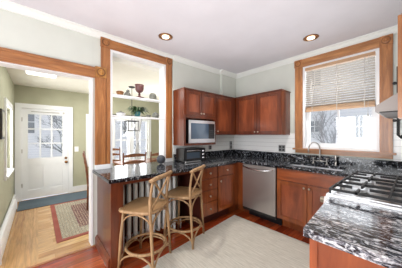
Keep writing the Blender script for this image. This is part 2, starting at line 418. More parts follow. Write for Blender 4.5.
# ---- hall walls
m = MB()
hw = (-2.02, -1.30, 0.75, 1.77)   # window in hall side wall
m.box(XB, hw[0], YL - .12, YL, 0, HC).box(hw[1], -0.13, YL - .12, YL, 0, HC).box(hw[0], hw[1], YL - .12, YL, 0, hw[2]).box(hw[0], hw[1], YL - .12, YL, hw[3], HC)
struct(m.build('wall_hall_side', M['green']))
dy0, dy1, dz = -3.40, -2.61, 1.885   # entry door
ww = (-2.19, -0.66, 0.62, 1.76)       # dining windows
m = MB().box(XB - .12, XB, YL - .12, dy0, 0, HC).box(XB - .12, XB, dy0, dy1, dz, HC).box(XB - .12, XB, dy1, ww[0], 0, HC)
m.box(XB - .12, XB, ww[0], ww[1], 0, ww[2]).box(XB - .12, XB, ww[0], ww[1], ww[3], HC).box(XB - .12, XB, ww[1], YR, 0, HC)
struct(m.build('wall_hall_back', M['green']))
struct(MB().box(XB, -0.13, YR, YR + .1, 0, HC).build('wall_dining_side', M['green']))
struct(MB().box(XB, -.13, YL, YL + 0.02, 0, .16).build('baseboard_hall_side', M['white']))
struct(MB().box(XB, XB + .018, -2.535, YR, 0, 0.13).build('baseboard_hall_back', M['white']))
# heater cover along the hall wall
t = thing('baseboard_heater', 'low cream baseboard heater along the green hall wall', 'heater', (-1.1, YL + .05, 0.0))
MB().prism([(YL + .021, 0.02), (YL + .07, 0.02), (YL + .07, 0.13), (YL + .055, 0.19), (YL + .021, 0.20)], 'x', -2.15, -0.25).build('cover', M['white'], t)
for x in (-2.17, -.25): MB().box(x, x + .02, YL + .021, YL + .075, 0.0, 0.205).build('end_cap', M['white'], t)

# hall side window
r = sroot('window_2', (-1.66, YL, 0.75))
a, b, c, d = hw
MB().box(a - .09, a, YL, YL + .022, c - .06, d + .09).box(b, b + .09, YL, YL + .022, c - .06, d + .09).box(a, b, YL, YL + .022, d, d + .09).build('window_casing', M['white'], r)
MB().box(a - .1, b + .1, YL, YL + .045, c - .025, c).box(a, b, YL - .1, YL, c, c + .02).build('window_sill', M['white'], r)
MB().box(a, a + .05, YL - .08, YL - .04, c, d).box(b - .05, b, YL - .08, YL - .04, c, d).box(a, b, YL - .08, YL - .04, d - .05, d).box(a, b, YL - .08, YL - .04, c + .02, c + .08).box(a, b, YL - .08, YL - .04, (c + d) / 2 - .02, (c + d) / 2 + .02).build('window_sash', M['white'], r)
MB().box(a + .05, b - .05, YL - .063, YL - .057, c + .05, d - .05).build('glass_pane', M['glass'], r)

# dining windows
r = sroot('window_3', (XB, -1.4, ww[2]))
a, b, c, d = ww
m = MB().box(XB, XB + .022, a - .08, a, c - .06, d + .08).box(XB, XB + .022, b, b + .08, c - .06, d + .08).box(XB, XB + .022, a, b, d, d + .08)
mu = [a + (b - a) * k / 3 for k in (1, 2)]
for y in mu: m.box(XB - .1, XB + .018, y - .05, y + .05, c, d)
m.build('window_casing', M['white'], r)
MB().box(XB, XB + .045, a - .1, b + .1, c - .03, c).build('window_sill', M['white'], r)
ed = [a] + mu + [b]
for k in range(3):
    y0 = ed[k] + (0.05 if k else 0); y1 = ed[k + 1] - (0.05 if k < 2 else 0); x = XB - .07
    m = MB().box(x, x + .04, y0, y0 + .04, c, d).box(x, x + .04, y1 - .04, y1, c, d).box(x, x + .04, y0, y1, d - .04, d).box(x, x + .04, y0, y1, c, c + .06).box(x, x + .04, y0, y1, (c + d) / 2 - .02, (c + d) / 2 + .02)
    ym = (y0 + y1) / 2; m.box(x + .01, x + .03, ym - .009, ym + .009, c, d)
    for z in (c + .3, d - .3): m.box(x + .01, x + .03, y0, y1, z - .009, z + .009)
    s_ = m.build('window_sash', M['white'], r)
    MB().box(x + .017, x + .022, y0 + .03, y1 - .03, c + .05, d - .03).build('glass_pane', M['glass'], s_)

# entry door
r = sroot('door_1', (XB, (dy0 + dy1) / 2, 0))
MB().box(XB, XB + .025, dy0 - .09, dy0, 0, dz + .09).box(XB, XB + .025, dy1, dy1 + .075, 0, dz + .09).box(XB, XB + .025, dy0, dy1, dz, dz + .09).box(XB - .12, XB, dy0 - .001, dy0 + .012, 0, dz).box(XB - .12, XB, dy1 - .012, dy1 + .001, 0, dz).box(XB - .12, XB, dy0, dy1, dz - .012, dz).build('door_frame', M['white'], r)
x0, x1 = XB - .05, XB - .008
ly0, ly1, lz0, lz1 = -3.30, -2.725, 0.845, 1.765
m = MB().box(x0, x1, dy0 + .012, ly0, 0.015, dz - .012).box(x0, x1, ly1, dy1 - .012, 0.015, dz - .012)
m.box(x0, x1, ly0, ly1, lz1, dz - .012).box(x0, x1, ly0, ly1, 0.70, lz0).box(x0, x1, ly0, ly1, 0.015, 0.19).box(x0, x1, -3.06, -2.965, 0.19, .70)
m.box(x0 + .01, x1 - .016, ly0, -3.06, .19, .70).box(x0 + .01, x1 - .016, -2.965, ly1, .19, .70)
m.box(x0 + .01, x1 - .008, ly0 + .035, -3.095, .225, .665, .004).box(x0 + .01, x1 - .008, -2.93, ly1 - .035, .225, .665, .004)
for k in (1, 2):
    y = ly0 + (ly1 - ly0) * k / 3; z = lz0 + (lz1 - lz0) * k / 3
    m.box(x0 + .005, x1 - .004, y - .013, y + .013, lz0, lz1); m.box(x0 + .005, x1 - .005, ly0, ly1, z - .013, z + .013)
lf = m.build('door_leaf', M['white'], r)
MB().box(XB - .033, XB - .028, ly0, ly1, lz0, lz1).build('glass_pane', M['glass'], lf)
for z in (0.30, 1.0, 1.65): MB().box(XB - .01, XB + .004, dy0 + .004, dy0 + .02, z - .04, z + .04).build('hinge', M['nickel'], r)
MB().lathe([(.028, 0), (.028, .008), (.01, .012), (.01, .03), (.026, .04), (.028, .052), (.016, .062), (0, .064)], (x1, -2.66, .72), 16, 'x').build('door_handle', M['bronze'], r, True)
MB().lathe([(.026, 0), (.026, .012), (.012, .014), (.012, .022), (0, .023)], (x1, -2.665, .81), 16, 'x').build('deadbolt', M['bronze'], r, True)
MB().box(x1, x1 + .012, -3.25, -2.78, 1.81, 1.83).box(x1, x1 + .03, -2.72, -2.69, 1.80, 1.84).build('closer_arm', M['nickel'], r)

# ------------------------------------------------------------ kitchen window
r = sroot('window_1', ((W0 + W1) / 2, 0, WZ0))
m = MB().box(1.292, W0, -0.03, 0, WZ0, 2.40).box(1.305, 1.318, -0.037, -0.03, WZ0, 2.40).box(1.372, 1.385, -0.037, -0.03, WZ0, 2.40); m.build('side_casing', M['casing'], r)
m = MB().box(W1, 2.39, -0.03, 0, WZ0, 2.40).box(W1 + .015, W1 + .03, -0.037, -0.03, WZ0, 2.40).box(2.36, 2.375, -0.037, -0.03, WZ0, 2.40).box(2.32, 2.345, -0.034, -0.03, WZ0, 2.40); m.build('side_casing', M['casing'], r)
MB().box(W0, W1, -0.03, 0, 2.40, 2.515).box(W0, W1, -0.037, -0.03, 2.415, 2.43).box(W0, W1, -0.037, -0.03, 2.48, 2.5).build('head_casing', M['casing_x'], r)
for x in (1.342, 2.335):
    MB().box(x - .058, x + .058, -.04, 0, 2.40, 2.517, .003).build('rosette_block', M['casing'], r)
    MB().lathe([(.044, -.04), (.044, -.043), (0, -.043)], (x, 0, 2.458), 18, 'y').build('rosette', M['carving_shade'], r)
    MB().lathe([(.032, -.043), (.032, -.05), (.022, -.052), (.016, -.045), (.01, -.051), (0, -.052)], (x, 0, 2.458), 18, 'y').build('rosette_boss', M['casing'], r)
MB().box(1.262, 2.42, -0.06, 0.0, 1.10, 1.125, .004).build('window_sill', M['casing_x'], r)
MB().box(1.295, 2.39, -0.022, 0, 1.05, 1.10).build('apron', M['casing_x'], r)
MB().box(W0, W0 + .03, -.0, .15, WZ0, WZ1).box(W1 - .03, W1, -.0, .15, WZ0, WZ1).box(W0, W1, -.0, .15, WZ1 - .03, WZ1).box(W0 + .03, W1 - .03, .0, .15, WZ0, WZ0 + .025).build('jamb_lining', M['white'], r)
def sash(y, z0, z1, name='window_sash'):
    xa, xb = W0 + .03, W1 - .03; xm = 1.845
    m = MB().box(xa, xa + .05, y, y + .035, z0, z1).box(xb - .05, xb, y, y + .035, z0, z1).box(xa, xb, y, y + .035, z0, z0 + .06).box(xa, xb, y, y + .035, z1 - .045, z1).box(xm - .011, xm + .011, y + .005, y + .03, z0, z1)
    s_ = m.build(name, M['white'], r)
    MB().box(xa + .04, xb - .04, y + .014, y + .02, z0 + .04, z1 - .03).build('glass_pane', M['glass'], s_)
sash(.06, WZ0 + .025, 1.79); sash(.10, 1.75, WZ1 - .03)

# blind
t = thing('venetian_blind', 'white slatted blind half lowered over the sink window with tan wooden rails', 'window blind', (1.84, 0.03, 2.37))
bx0, bx1 = W0 + .038, W1 - .038
MB().box(bx0, bx1, -.02, .04, 2.325, 2.368, .003).build('headrail', M['blind_wood'], t)
m = MB(); z = 2.30
while z > 1.765:
    m.prism([(-.014, z + .006), (.008, z + .001), (.03, z - .006), (.03, z - .009), (.008, z - .002), (-.014, z + .003)], 'x', bx0 + .004, bx1 - .004); z -= .033
m.build('slats', M['blind_slat'], t)
m = MB().box(bx0, bx1, -.016, .03, 1.688, 1.712, .002)
for k in range(6): m.box(bx0 + .003, bx1 - .003, -.014, .028, 1.713 + k * .0085, 1.7195 + k * .0085)
m.build('bottom_rail', M['blind_wood'], t)
for x in (bx0 + .1, 1.845, bx1 - .1):
    MB().box(x - .004, x + .004, -.019, -.017, 1.69, 2.33).build('ladder_cord', M['cord'], t)
MB().tube([(bx1 - .06, -.03, 2.33), (bx1 - .065, -.035, 1.60)], .0022, 6).lathe([(.0, 0), (.008, .004), (.005, .035), (0, .04)], (bx1 - .065, -.035, 1.565), 8).build('pull_cord', M['cord'], t)

# ------------------------------------------------------------ cabinets
def knob(p, axis, parent, mt=None, s=1.0):
    # projecting knob
    prof = [(.005, 0), (.005, .012), (.013, .017), (.015, .024), (.009, .03), (0, .031)]
    prof = [(a * s, b * s) for a, b in prof]
    if axis == '-y': prof = [(a, -b) for a, b in prof]; axis = 'y'
    if axis == '-x': prof = [(a, -b) for a, b in prof]; axis = 'x'
    return MB().lathe(prof, p, 12, axis).build('knob', mt or M['brass'], parent, True)

def front(kind, face, x, a0, a1, z0, z1, parent, frame=.055, fm=None, pm=None, kn=None, km=None):
    """shaker front. face '+x' : plane x=x, spans y a0..a1 ; '-y': plane y=x, spans x ; '-x'."""
    th = .02; m = MB(); fm = fm or M['cherry']; pm = pm or M['cherry_panel']
    def bx(m, u0, u1, w0, w1, d0, d1, bev=0):
        if face == '+x': m.box(x + d0, x + d1, u0, u1, w0, w1, bev)
        elif face == '-y': m.box(u0, u1, x - d1, x - d0, w0, w1, bev)
        else: m.box(x - d1, x - d0, u0, u1, w0, w1, bev)
    g = .003; a0 += g; a1 -= g; z0 += g; z1 -= g
    if kind == 'drawer':
        bx(m, a0, a1, z0, z1, 0, th, .004)
        d = m.build('drawer', fm, parent)
    else:
        bx(m, a0, a0 + frame, z0, z1, 0, th, .002); bx(m, a1 - frame, a1, z0, z1, 0, th, .002)
        bx(m, a0 + frame, a1 - frame, z0, z0 + frame, 0, th, .002); bx(m, a0 + frame, a1 - frame, z1 - frame, z1, 0, th, .002)
        d = m.build('door', fm, parent)
        m = MB(); bx(m, a0 + frame, a1 - frame, z0 + frame, z1 - frame, .002, .009); 
        m.build('door_panel', pm, d)
    if kn:
        u, w_ = kn
        p = {'+x': (x + th, u, w_), '-y': (u, x - th, w_), '-x': (x - th, u, w_)}[face]
        knob(p, {'+x': 'x', '-y': '-y', '-x': '-x'}[face], d, km)
    return d

UZ0, UZ1 = 1.335, 2.02
# microwave cabinet
t = thing('wall_cabinet', 'tall cherry wall cabinet with two small doors above the microwave shelf', 'cabinet', (.18, -1.2, 1.17))
y0, y1 = -1.53, -.862; F0 = .31
m = MB().box(WX + .009, F0, y0, y0 + .018, 1.172, UZ1).box(WX + .009, F0, y1 - .018, y1, 1.172, UZ1)
m.box(WX + .009, F0, y0 + .018, y1 - .018, 1.172, 1.197).box(WX + .009, F0, y0 + .018, y1 - .018, 1.615, 1.635).box(WX + .009, F0, y0 + .018, y1 - .018, UZ1 - .02, UZ1).box(WX + .009, WX + .02, y0 + .018, y1 - .018, 1.197, UZ1 - .02)
m.box(F0 - .001, F0 + .018, y0, y0 + .035, 1.172, UZ1).box(F0 - .001, F0 + .018, y1 - .03, y1, 1.172, UZ1).box(F0 - .001, F0 + .018, y0 + .035, y1 - .03, 1.172, 1.208).box(F0 - .001, F0 + .018, y0 + .035, y1 - .03, 1.59, 1.645).box(F0 - .001, F0 + .018, y0 + .035, y1 - .03, UZ1 - .03, UZ1)
m.box(WX + .009, F0 + .028, y0 - .006, y1 + .004, UZ1, UZ1 + .016, .003)
m.build('cabinet_body', M['cherry'], t)
ym = (y0 + y1) / 2
front('door', '+x', F0 + .018, y0 + .025, ym, 1.635, UZ1 - .015, t, .045, kn=(ym - .025, 1.665))
front('door', '+x', F0 + .018, ym, y1 - .015, 1.635, UZ1 - .015, t, .045, kn=(ym + .025, 1.665))
# narrow cabinet toward the corner
t = thing('wall_cabinet', 'narrow single-door cherry wall cabinet between microwave cabinet and corner', 'cabinet', (.18, -.6, UZ0))
m = MB().box(.09, F0, -.858, -.335, UZ0, UZ1).box(.09, F0 + .022, -.858, -.333, UZ1, UZ1 + .016, .003)
m.build('cabinet_body', M['cherry'], t)
front('door', '+x', F0, -.856, -.40, UZ0 + .005, UZ1 - .008, t, .055, kn=(-.83, UZ0 + .06))
MB().box(F0, F0 + .015, -.398, -.335, UZ0, UZ1).build('filler_strip', M['cherry'], t)
# corner / window side cabinet
t = thing('wall_cabinet', 'wide two-door cherry wall cabinet on the window wall beside the window', 'cabinet', (.7, -.16, UZ0))
MB().box(.09, 1.205, -.31, -.009, UZ0, UZ1 + .005).box(.09, 1.22, -.332, -.009, UZ1 + .006, UZ1 + .022, .003).build('cabinet_body', M['cherry'], t)
front('door', '-y', -.31, .345, .785, UZ0 + .005, UZ1, t, .055, kn=(.755, UZ0 + .05))
front('door', '-y', -.31, .785, 1.203, UZ0 + .005, UZ1, t, .055, kn=(.815, UZ0 + .05))

# microwave
t = thing('microwave', 'stainless microwave with dark window standing in the wall cabinet shelf', 'microwave', (.17, -1.17, 1.198))
my0, my1, mz0, mz1, mx = -1.455, -.90, 1.2095, 1.56, .335
MB().box(.06, mx, my0, my1, mz0, mz1, .006).build('housing', M['black'], t)
m = MB().box(mx, mx + .016, my0, my0 + .04, mz0, mz1, .003).box(mx, mx + .016, my0 + .04, -1.03, mz0, mz0 + .062, .003).box(mx, mx + .016, my0 + .04, -1.03, mz1 - .045, mz1, .003)
m.box(mx, mx + .014, -1.03, my1, mz0, mz0 + .062, .003).box(mx, mx + .014, -1.03, my1, mz1 - .045, mz1, .003).box(mx, mx + .014, my1 - .012, my1, mz0 + .06, mz1 - .045)
m.build('front_trim', M['steel'], t)
MB().box(mx, mx + .006, my0 + .04, -1.042, mz0 + .062, mz1 - .045).build('door_window', M['micro_glass'], t)
cp = MB().box(mx, mx + .01, -1.04, my1 - .012, mz0 + .062, mz1 - .045).build('control_panel', M['black'], t)
m = MB()
for i in range(3):
    for j in range(4): m.box(mx + .01, mx + .013, -1.025 + i * .034, -1.0 + i * .034, mz0 + .08 + j * .034, mz0 + .102 + j * .034)
m.build('buttons', M['button'], cp)

# base cabinets, left run
BF = .59; BT = .876
def toe(m, x0, x1, y0, y1): m.box(x0, x1, y0, y1, 0, .1)
t = thing('base_cabinet', 'cherry base cabinet with a stack of four drawers behind the rattan stool', 'cabinet', (.3, -1.27, 0))
MB().box(WX + .01, BF, -1.445, -1.105, .165, BT).box(WX + .01, .475, -1.44, -1.105, 0, .165).build('cabinet_body', M['cherry_dark'], t)
zz = [.172, .365, .535, .70, .862]
for k in range(4):
    front('drawer', '+x', BF, -1.44, -1.115, zz[k], zz[k + 1], t, fm=M['cherry_base'], kn=(-1.275, (zz[k] + zz[k + 1]) / 2))
t = thing('base_cabinet', 'cherry base cabinet with one drawer over one door, left of the corner', 'cabinet', (.3, -.9, 0))
MB().box(WX + .01, BF, -1.1, -.705, .165, BT).box(WX + .01, .475, -1.1, -.705, 0, .165).build('cabinet_body', M['cherry_dark'], t)
front('drawer', '+x', BF, -1.095, -.71, .70, .862, t, fm=M['cherry_base'], kn=(-.905, .785))
front('door', '+x', BF, -1.095, -.71, .172, .70, t, .055, M['cherry_base'], M['cherry_panel'], kn=(-1.055, .63))
t = thing('corner_cabinet', 'cherry corner post cabinet between the left drawers and the dishwasher', 'cabinet', (.3, -.3, 0))
MB().box(WX + .01, .60, -.70, -.645, .165, BT).box(WX + .01, .70, -.60, -.03, .165, BT).box(WX + .01, .6, -.645, -.6, .165, BT).box(WX + .01, .475, -.7, -.43, 0, .165).box(WX + .01, .70, -.43, -.04, 0, .165).build('cabinet_body', M['cherry_base'], t)

# dishwasher
t = thing('dishwasher', 'stainless steel dishwasher under the counter left of the sink cabinet', 'dishwasher', (.99, -.3, 0))
MB().box(.712, 1.272, -.60, -.05, .165, .872).build('tub', M['black'], t)
MB().box(.715, 1.269, -.635, -.60, .178, .865, .005).build('door_panel', M['steel_dw'], t)
MB().tube([(.735, -.637, .842), (.76, -.672, .836), (.88, -.70, .815), (.99, -.708, .808), (1.10, -.70, .81), (1.22, -.672, .826), (1.245, -.637, .836)], .011, 8).build('handle', M['chrome'], t, True)
MB().box(.715, 1.269, -.45, -.43, .0, .165).build('toe_panel', M['black'], t)
MB().box(.715, 1.269, -.622, -.60, .135, .176).build('vent_strip', M['black'], t)

# sink base
t = thing('sink_cabinet', 'wide cherry base cabinet with two doors under the sink', 'cabinet', (1.67, -.3, 0))
MB().box(1.278, 2.058, -.60, -.52, .165, BT).box(1.278, 1.296, -.52, -.04, .165, BT).box(2.04, 2.058, -.52, -.04, .165, BT).box(1.296, 2.04, -.52, -.04, .165, .18).box(1.278, 2.058, -.43, -.05, 0, .165).build('cabinet_body', M['cherry_base'], t)
front('drawer', '-y', -.60, 1.285, 2.05, .715, .862, t, fm=M['cherry_base_h'])
front('door', '-y', -.60, 1.285, 1.675, .172, .71, t, .055, M['cherry_base'], M['cherry_panel'], kn=(1.645, .665))
front('door', '-y', -.60, 1.675, 2.05, .172, .71, t, .055, M['cherry_base'], M['cherry_panel'], kn=(1.705, .665))

# near base cabinet beside range
t = thing('island_cabinet', 'cherry base cabinet with plain end panel at the near end of the counter', 'cabinet', (2.5, -1.9, 0))
MB().box(2.255, XR - .002, -2.195, -1.655, .1, BT).box(2.32, XR - .002, -2.19, -1.655, 0, .1).build('cabinet_body', M['cherry_base'], t)
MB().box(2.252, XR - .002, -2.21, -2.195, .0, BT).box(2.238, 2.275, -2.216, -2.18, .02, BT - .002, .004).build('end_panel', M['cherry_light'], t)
front('drawer', '-x', 2.255, -2.17, -1.665, .70, .862, t, fm=M['cherry_base'], kn=(-1.89, .785))
front('drawer', '-x', 2.255, -2.17, -1.665, .42, .70, t, fm=M['cherry_base'], kn=(-1.89, .56))
front('drawer', '-x', 2.255, -2.17, -1.665, .115, .42, t, fm=M['cherry_base'], kn=(-1.89, .27))

# bar end panel + apron + dark back panel
t = thing('bar_end_panel', 'cherry end panel carrying the left end of the bar counter', 'panel', (.35, -2.55, 0))
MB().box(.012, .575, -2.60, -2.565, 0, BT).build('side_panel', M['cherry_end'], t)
MB().box(.575, .61, -2.61, -2.49, 0, BT, .003).build('pilaster', M['cherry'], t)
MB().prism([(-2.625, 0), (-2.60, 0), (-2.60, .12), (-2.608, .12), (-2.625, .09)], 'x', .012, .575).build('base_moulding', M['cherry'], t)
t = thing('bar_apron', 'thin cherry rail running beneath the bar counter above the radiator', 'rail', (.6, -2, .84))
MB().box(.575, .60, -2.488, -1.447, .825, BT).build('rail', M['cherry'], t)
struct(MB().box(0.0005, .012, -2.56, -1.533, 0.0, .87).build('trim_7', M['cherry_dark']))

# ------------------------------------------------------------ counters
CZ0, CZ1 = .8775, .914
t = thing('countertop', 'speckled black granite worktop running from the bar round to the sink', 'countertop', (.4, -1.2, CZ0))
m = MB()
m.box(0.0, .70, -2.65, -1.5325, CZ0, CZ1, .004)
m.box(-.12, 0.0, P0 + .001, P1 - .001, CZ0, CZ1)
m.box(WX, .635, -1.5325, -.635, CZ0, CZ1)
m.prism([(.635, -.9), (.70, -1.53), (.635, -1.53)], 'z', CZ0, CZ1)
sx0, sx1, sy0, sy1 = 1.31, 2.0, -.50, -.15
m.box(WX, sx0, -.635, -.002, CZ0, CZ1); m.box(sx1, XR, -.635, -.002, CZ0, CZ1)
m.box(sx0, sx1, -.635, sy0, CZ0, CZ1); m.box(sx0, sx1, sy1, -.002, CZ0, CZ1)
ct = m.build('slab', M['granite'], t)
MB().box(WX + .009, WX + .03, -1.52, -.03, CZ1, 1.03).box(WX + .009, XR, -.03, -.009, CZ1, 1.03).build('upstand', M['granite'], t)
t = thing('countertop', 'streaked granite worktop whitened with painted reflections at the near end beside the gas range', 'countertop', (2.5, -1.9, CZ0))
MB().prism([(2.222, -2.24), (XR - .001, -2.24), (XR - .001, -1.645), (2.172, -1.645)], 'z', CZ0, CZ1).build('slab', M['granite_sheen'], t)

# sink
t = thing('sink', 'double-bowl stainless undermount sink below the window', 'sink', (1.66, -.32, .70))
def bowl(x0, x1):
    m = MB(); w_ = .004; z0, z1 = .72, CZ0 - .0005
    m.box(x0, x1, sy0 - .01, sy1 + .01, z0, z0 + w_).box(x0, x0 + w_, sy0 - .01, sy1 + .01, z0 + w_, z1).box(x1 - w_, x1, sy0 - .01, sy1 + .01, z0 + w_, z1).box(x0 + w_, x1 - w_, sy0 - .01, sy0 - .006, z0 + w_, z1).box(x0 + w_, x1 - w_, sy1 + .006, sy1 + .01, z0 + w_, z1)
    b_ = m.build('bowl', M['sink_steel'], t)
    MB().lathe([(.04, 0), (.04, .003), (.02, .001), (0, .001)], ((x0 + x1) / 2, -.33, z0 + w_), 16).build('drain', M['chrome'], b_)
bowl(sx0 - .005, 1.635); bowl(1.655, sx1 + .005)
MB().box(1.635, 1.655, sy0 - .008, sy1 + .008, .80, .875, .004).build('divider', M['steel'], t)

# faucet
t = thing('bridge_faucet', 'brushed nickel bridge faucet with high arched spout behind the sink', 'faucet', (1.66, -.085, CZ1))
fx, fy = 1.66, -.085
for x in (1.575, 1.745):
    MB().lathe([(.022, 0), (.022, .006), (.011, .012), (.010, .055), (.014, .06), (.014, .07), (0, .072)], (x, fy, CZ1 + .0005), 12).build('post', M['nickel'], t, True)
    MB().lathe([(.012, .07), (.012, .09), (0, .094)], (x, fy, CZ1), 10).tube([(x - .03, fy, 1.0), (x + .03, fy, 1.0)], .006, 6).build('handle', M['nickel'], t, True)
MB().tube([(1.575, fy, CZ1 + .045), (1.745, fy, CZ1 + .045)], .0085, 8).build('bridge_pipe', M['nickel'], t, True)
pts = [(fx, fy, CZ1 + .045), (fx, fy, 1.02), (fx, fy, 1.11)]
for k in range(1, 11):
    a = PI * k / 10; R = .10
    q = (1 - math.cos(a)) * R; pts.append((fx - .45 * q, fy - .89 * q, 1.13 + R * math.sin(a)))
pts.append((fx - .09, fy - .178, 1.085))
MB().tube(pts, .0095, 8).build('spout', M['nickel'], t, True)
t = thing('side_sprayer', 'slim upright nickel sprayer standing right of the bridge faucet', 'sprayer', (1.85, -.085, CZ1))
MB().lathe([(.02, 0), (.02, .006), (.012, .012), (.012, .05)], (1.85, -.085, CZ1 + .0005), 12).build('base', M['nickel'], t, True)
MB().lathe([(.010, .05), (.014, .08), (.015, .12), (.009, .135), (0, .136)], (1.85, -.085, CZ1), 12).build('spray_head', M['nickel'], t, True)

# ------------------------------------------------------------ range and hood
t = thing('gas_range', 'stainless gas range with black cast iron grates and round knobs', 'range', (2.5, -1.13, 0))
ry0, ry1, rx = -1.642, -.640, 2.135
MB().box(rx + .03, XR - .01, ry0, ry1, .08, .905).build('range_body', M['steel'], t)
MB().box(rx + .015, XR - .01, ry0, ry1, .905, .928, .004).build('cooktop', M['steel'], t)
MB().box(rx + .06, XR - .06, ry0 + .05, ry1 - .07, .928, .931).build('burner_tray', M['steel'], t)
MB().box(rx + .03, XR - .04, ry1 - .05, ry1 - .004, .928, .948, .006).build('rear_rim', M['steel'], t)
MB().prism([(rx + .03, .78), (rx - .005, .79), (rx + .005, .905), (rx + .03, .905)], 'y', ry0, ry1).build('control_panel', M['steel_dw'], t)
MB().box(rx, rx + .03, ry0 + .01, ry1 - .01, .22, .76, .004).build('oven_door', M['steel'], t)
MB().tube([(rx, ry0 + .06, .72), (rx - .05, ry0 + .07, .72), (rx - .05, ry1 - .07, .72), (rx, ry1 - .06, .72)], .011, 8).build('oven_handle', M['chrome'], t, True)
for k in range(6):
    y = ry0 + .12 + k * .15
    MB().lathe([(.030, 0), (.030, -.008), (.023, -.012), (.022, -.046), (.017, -.052), (0, -.053)], (rx, y, .846), 14, 'x').build('control_knob', M['knob_metal'], t, True)
for k in range(3):     # three cast iron grates
    g0 = ry0 + .012 + k * .305; g1 = g0 + .300; m = MB(); gx0, gx1 = rx + .03, XR - .07; z0, z1 = .955, .971
    m.box(gx0, gx1, g0, g0 + .012, z0, z1).box(gx0, gx1, g1 - .012, g1, z0, z1).box(gx0, gx0 + .012, g0, g1, z0, z1).box(gx1 - .012, gx1, g0, g1, z0, z1)
    xm = (gx0 + gx1) / 2; gm = (g0 + g1) / 2
    m.box(xm - .006, xm + .006, g0, g1, z0, z1)
    for cx in ((gx0 + xm) / 2, (gx1 + xm) / 2):
        m.box(gx0 if cx < xm else xm, cx - .045, gm - .006, gm + .006, z0, z1 + .004).box(cx + .045, xm if cx < xm else gx1, gm - .006, gm + .006, z0, z1 + .004)
        m.box(cx - .006, cx + .006, g0, gm - .045, z0, z1 + .004).box(cx - .006, cx + .006, gm + .045, g1, z0, z1 + .004)
    for x in (gx0, gx1 - .012):
        for y in (g0, g1 - .012): m.box(x, x + .012, y, y + .012, .9315, z0)
    m.build('grate', M['iron'], t)
    for cx in ((gx0 + xm) / 2, (gx1 + xm) / 2):
        MB().lathe([(.048, .9315), (.048, .938), (.036, .940), (.036, .950), (0, .952)], (cx, gm, 0), 18).build('burner', M['pewter'], t)

t = thing('range_hood', 'stainless wedge-shaped range hood jutting from the right edge of the photo', 'range hood', (2.6, -1.05, 1.49))
hx = 2.378
MB().prism([(hx, 1.492), (hx, 1.528), (2.56, 1.66), (XR - .002, 1.66), (XR - .002, 1.492)], 'y', -1.42, -.70).build('canopy', M['hood'], t)
MB().box(hx + .02, XR - .02, -1.40, -.72, 1.484, 1.492).build('filter', M['hood_dark'], t)
MB().box(2.56, XR - .002, -1.2, -.92, 1.66, H - .001).build('duct_cover', M['hood'], t)
t = thing('wall_cabinet', 'narrow cherry-toned wall cabinet sliced by the right edge beside the hood', 'cabinet', (2.66, -1.5, 1.43))
MB().box(2.505, XR - .002, -1.58, -1.425, 1.43, 2.03).build('cabinet_body', M['casing'], t)
MB().box(2.49, 2.505, -1.577, -1.428, 1.433, 2.027, .002).build('door', M['casing'], t)

# black iron fixture on wall right of window
t = thing('wall_bracket', 'upright black iron bar with clamp joints fixed right of the window', 'bracket', (2.425, -.04, 1.3))
MB().box(2.421, 2.430, -.045, -.036, 1.33, 2.12).build('bar', M['iron'], t)
for z in (1.93, 1.50):
    MB().lathe([(.0, -.02), (.015, -.018), (.018, 0), (.015, .018), (0, .02)], (2.405, -.05, z), 12, 'y').lathe([(0, -.02), (.014, -.018), (.017, 0), (.014, .018), (0, .02)], (2.445, -.05, z + .015), 12, 'y').box(2.415, 2.435, -.05, -.009, z - .01, z + .01).build('clamp', M['iron'], t)
MB().box(2.428, 2.447, -.055, -.036, 1.32, 1.50, .003).tube([(2.43, -.05, 1.34), (2.46, -.06, 1.30), (2.47, -.08, 1.33)], .012, 8).build('lower_arm', M['iron'], t)

# ------------------------------------------------------------ outlets
def outlet(loc, face, w_, h_, label):
    t = thing('wall_outlet', label, 'outlet', loc, None); x, y, z = loc
    if face == '-y':
        MB().box(x - w_ / 2, x + w_ / 2, y - .008, y, z - h_ / 2, z + h_ / 2, .002).build('cover_plate', M['outlet'], t)
        n = 2 if w_ > .1 else 1
        for k in range(n):
            cx = x + (k - (n - 1) / 2) * w_ / 2
            for s_ in (-1, 1): MB().box(cx - .017, cx + .017, y - .011, y - .008, z + s_ * h_ * .22 - .015, z + s_ * h_ * .22 + .015).build('socket', M['outlet_dark'], t)
    else:
        MB().box(x, x + .008, y - w_ / 2, y + w_ / 2, z - h_ / 2, z + h_ / 2, .002).build('cover_plate', M['outlet'], t)
        for s_ in (-1, 1): MB().box(x + .008, x + .011, y - .017, y + .017, z + s_ * h_ * .22 - .015, z + s_ * h_ * .22 + .015).build('socket', M['outlet_dark'], t)
outlet((1.07, -.0085, 1.105), '-y', .115, .115, 'double steel outlet plate on the tile beside the window casing')
outlet((WX + .0085, -.12, 1.12), '+x', .075, .17, 'tall steel outlet plate on the tile next to the corner')
outlet((WX + .0085, -.72, 1.10), '+x', .075, .075, 'small outlet plate above the counter between toaster oven and corner')
t = thing('light_switch', 'white switch plate on the green wall beside the entry door', 'switch', (XB, -2.46, 1.0))
MB().box(XB + .0005, XB + .007, -2.50, -2.42, .94, 1.06, .002).build('cover_plate', M['white'], t)
MB().box(XB + .007, XB + .012, -2.468, -2.452, .985, 1.015).build('toggle', M['white'], t)

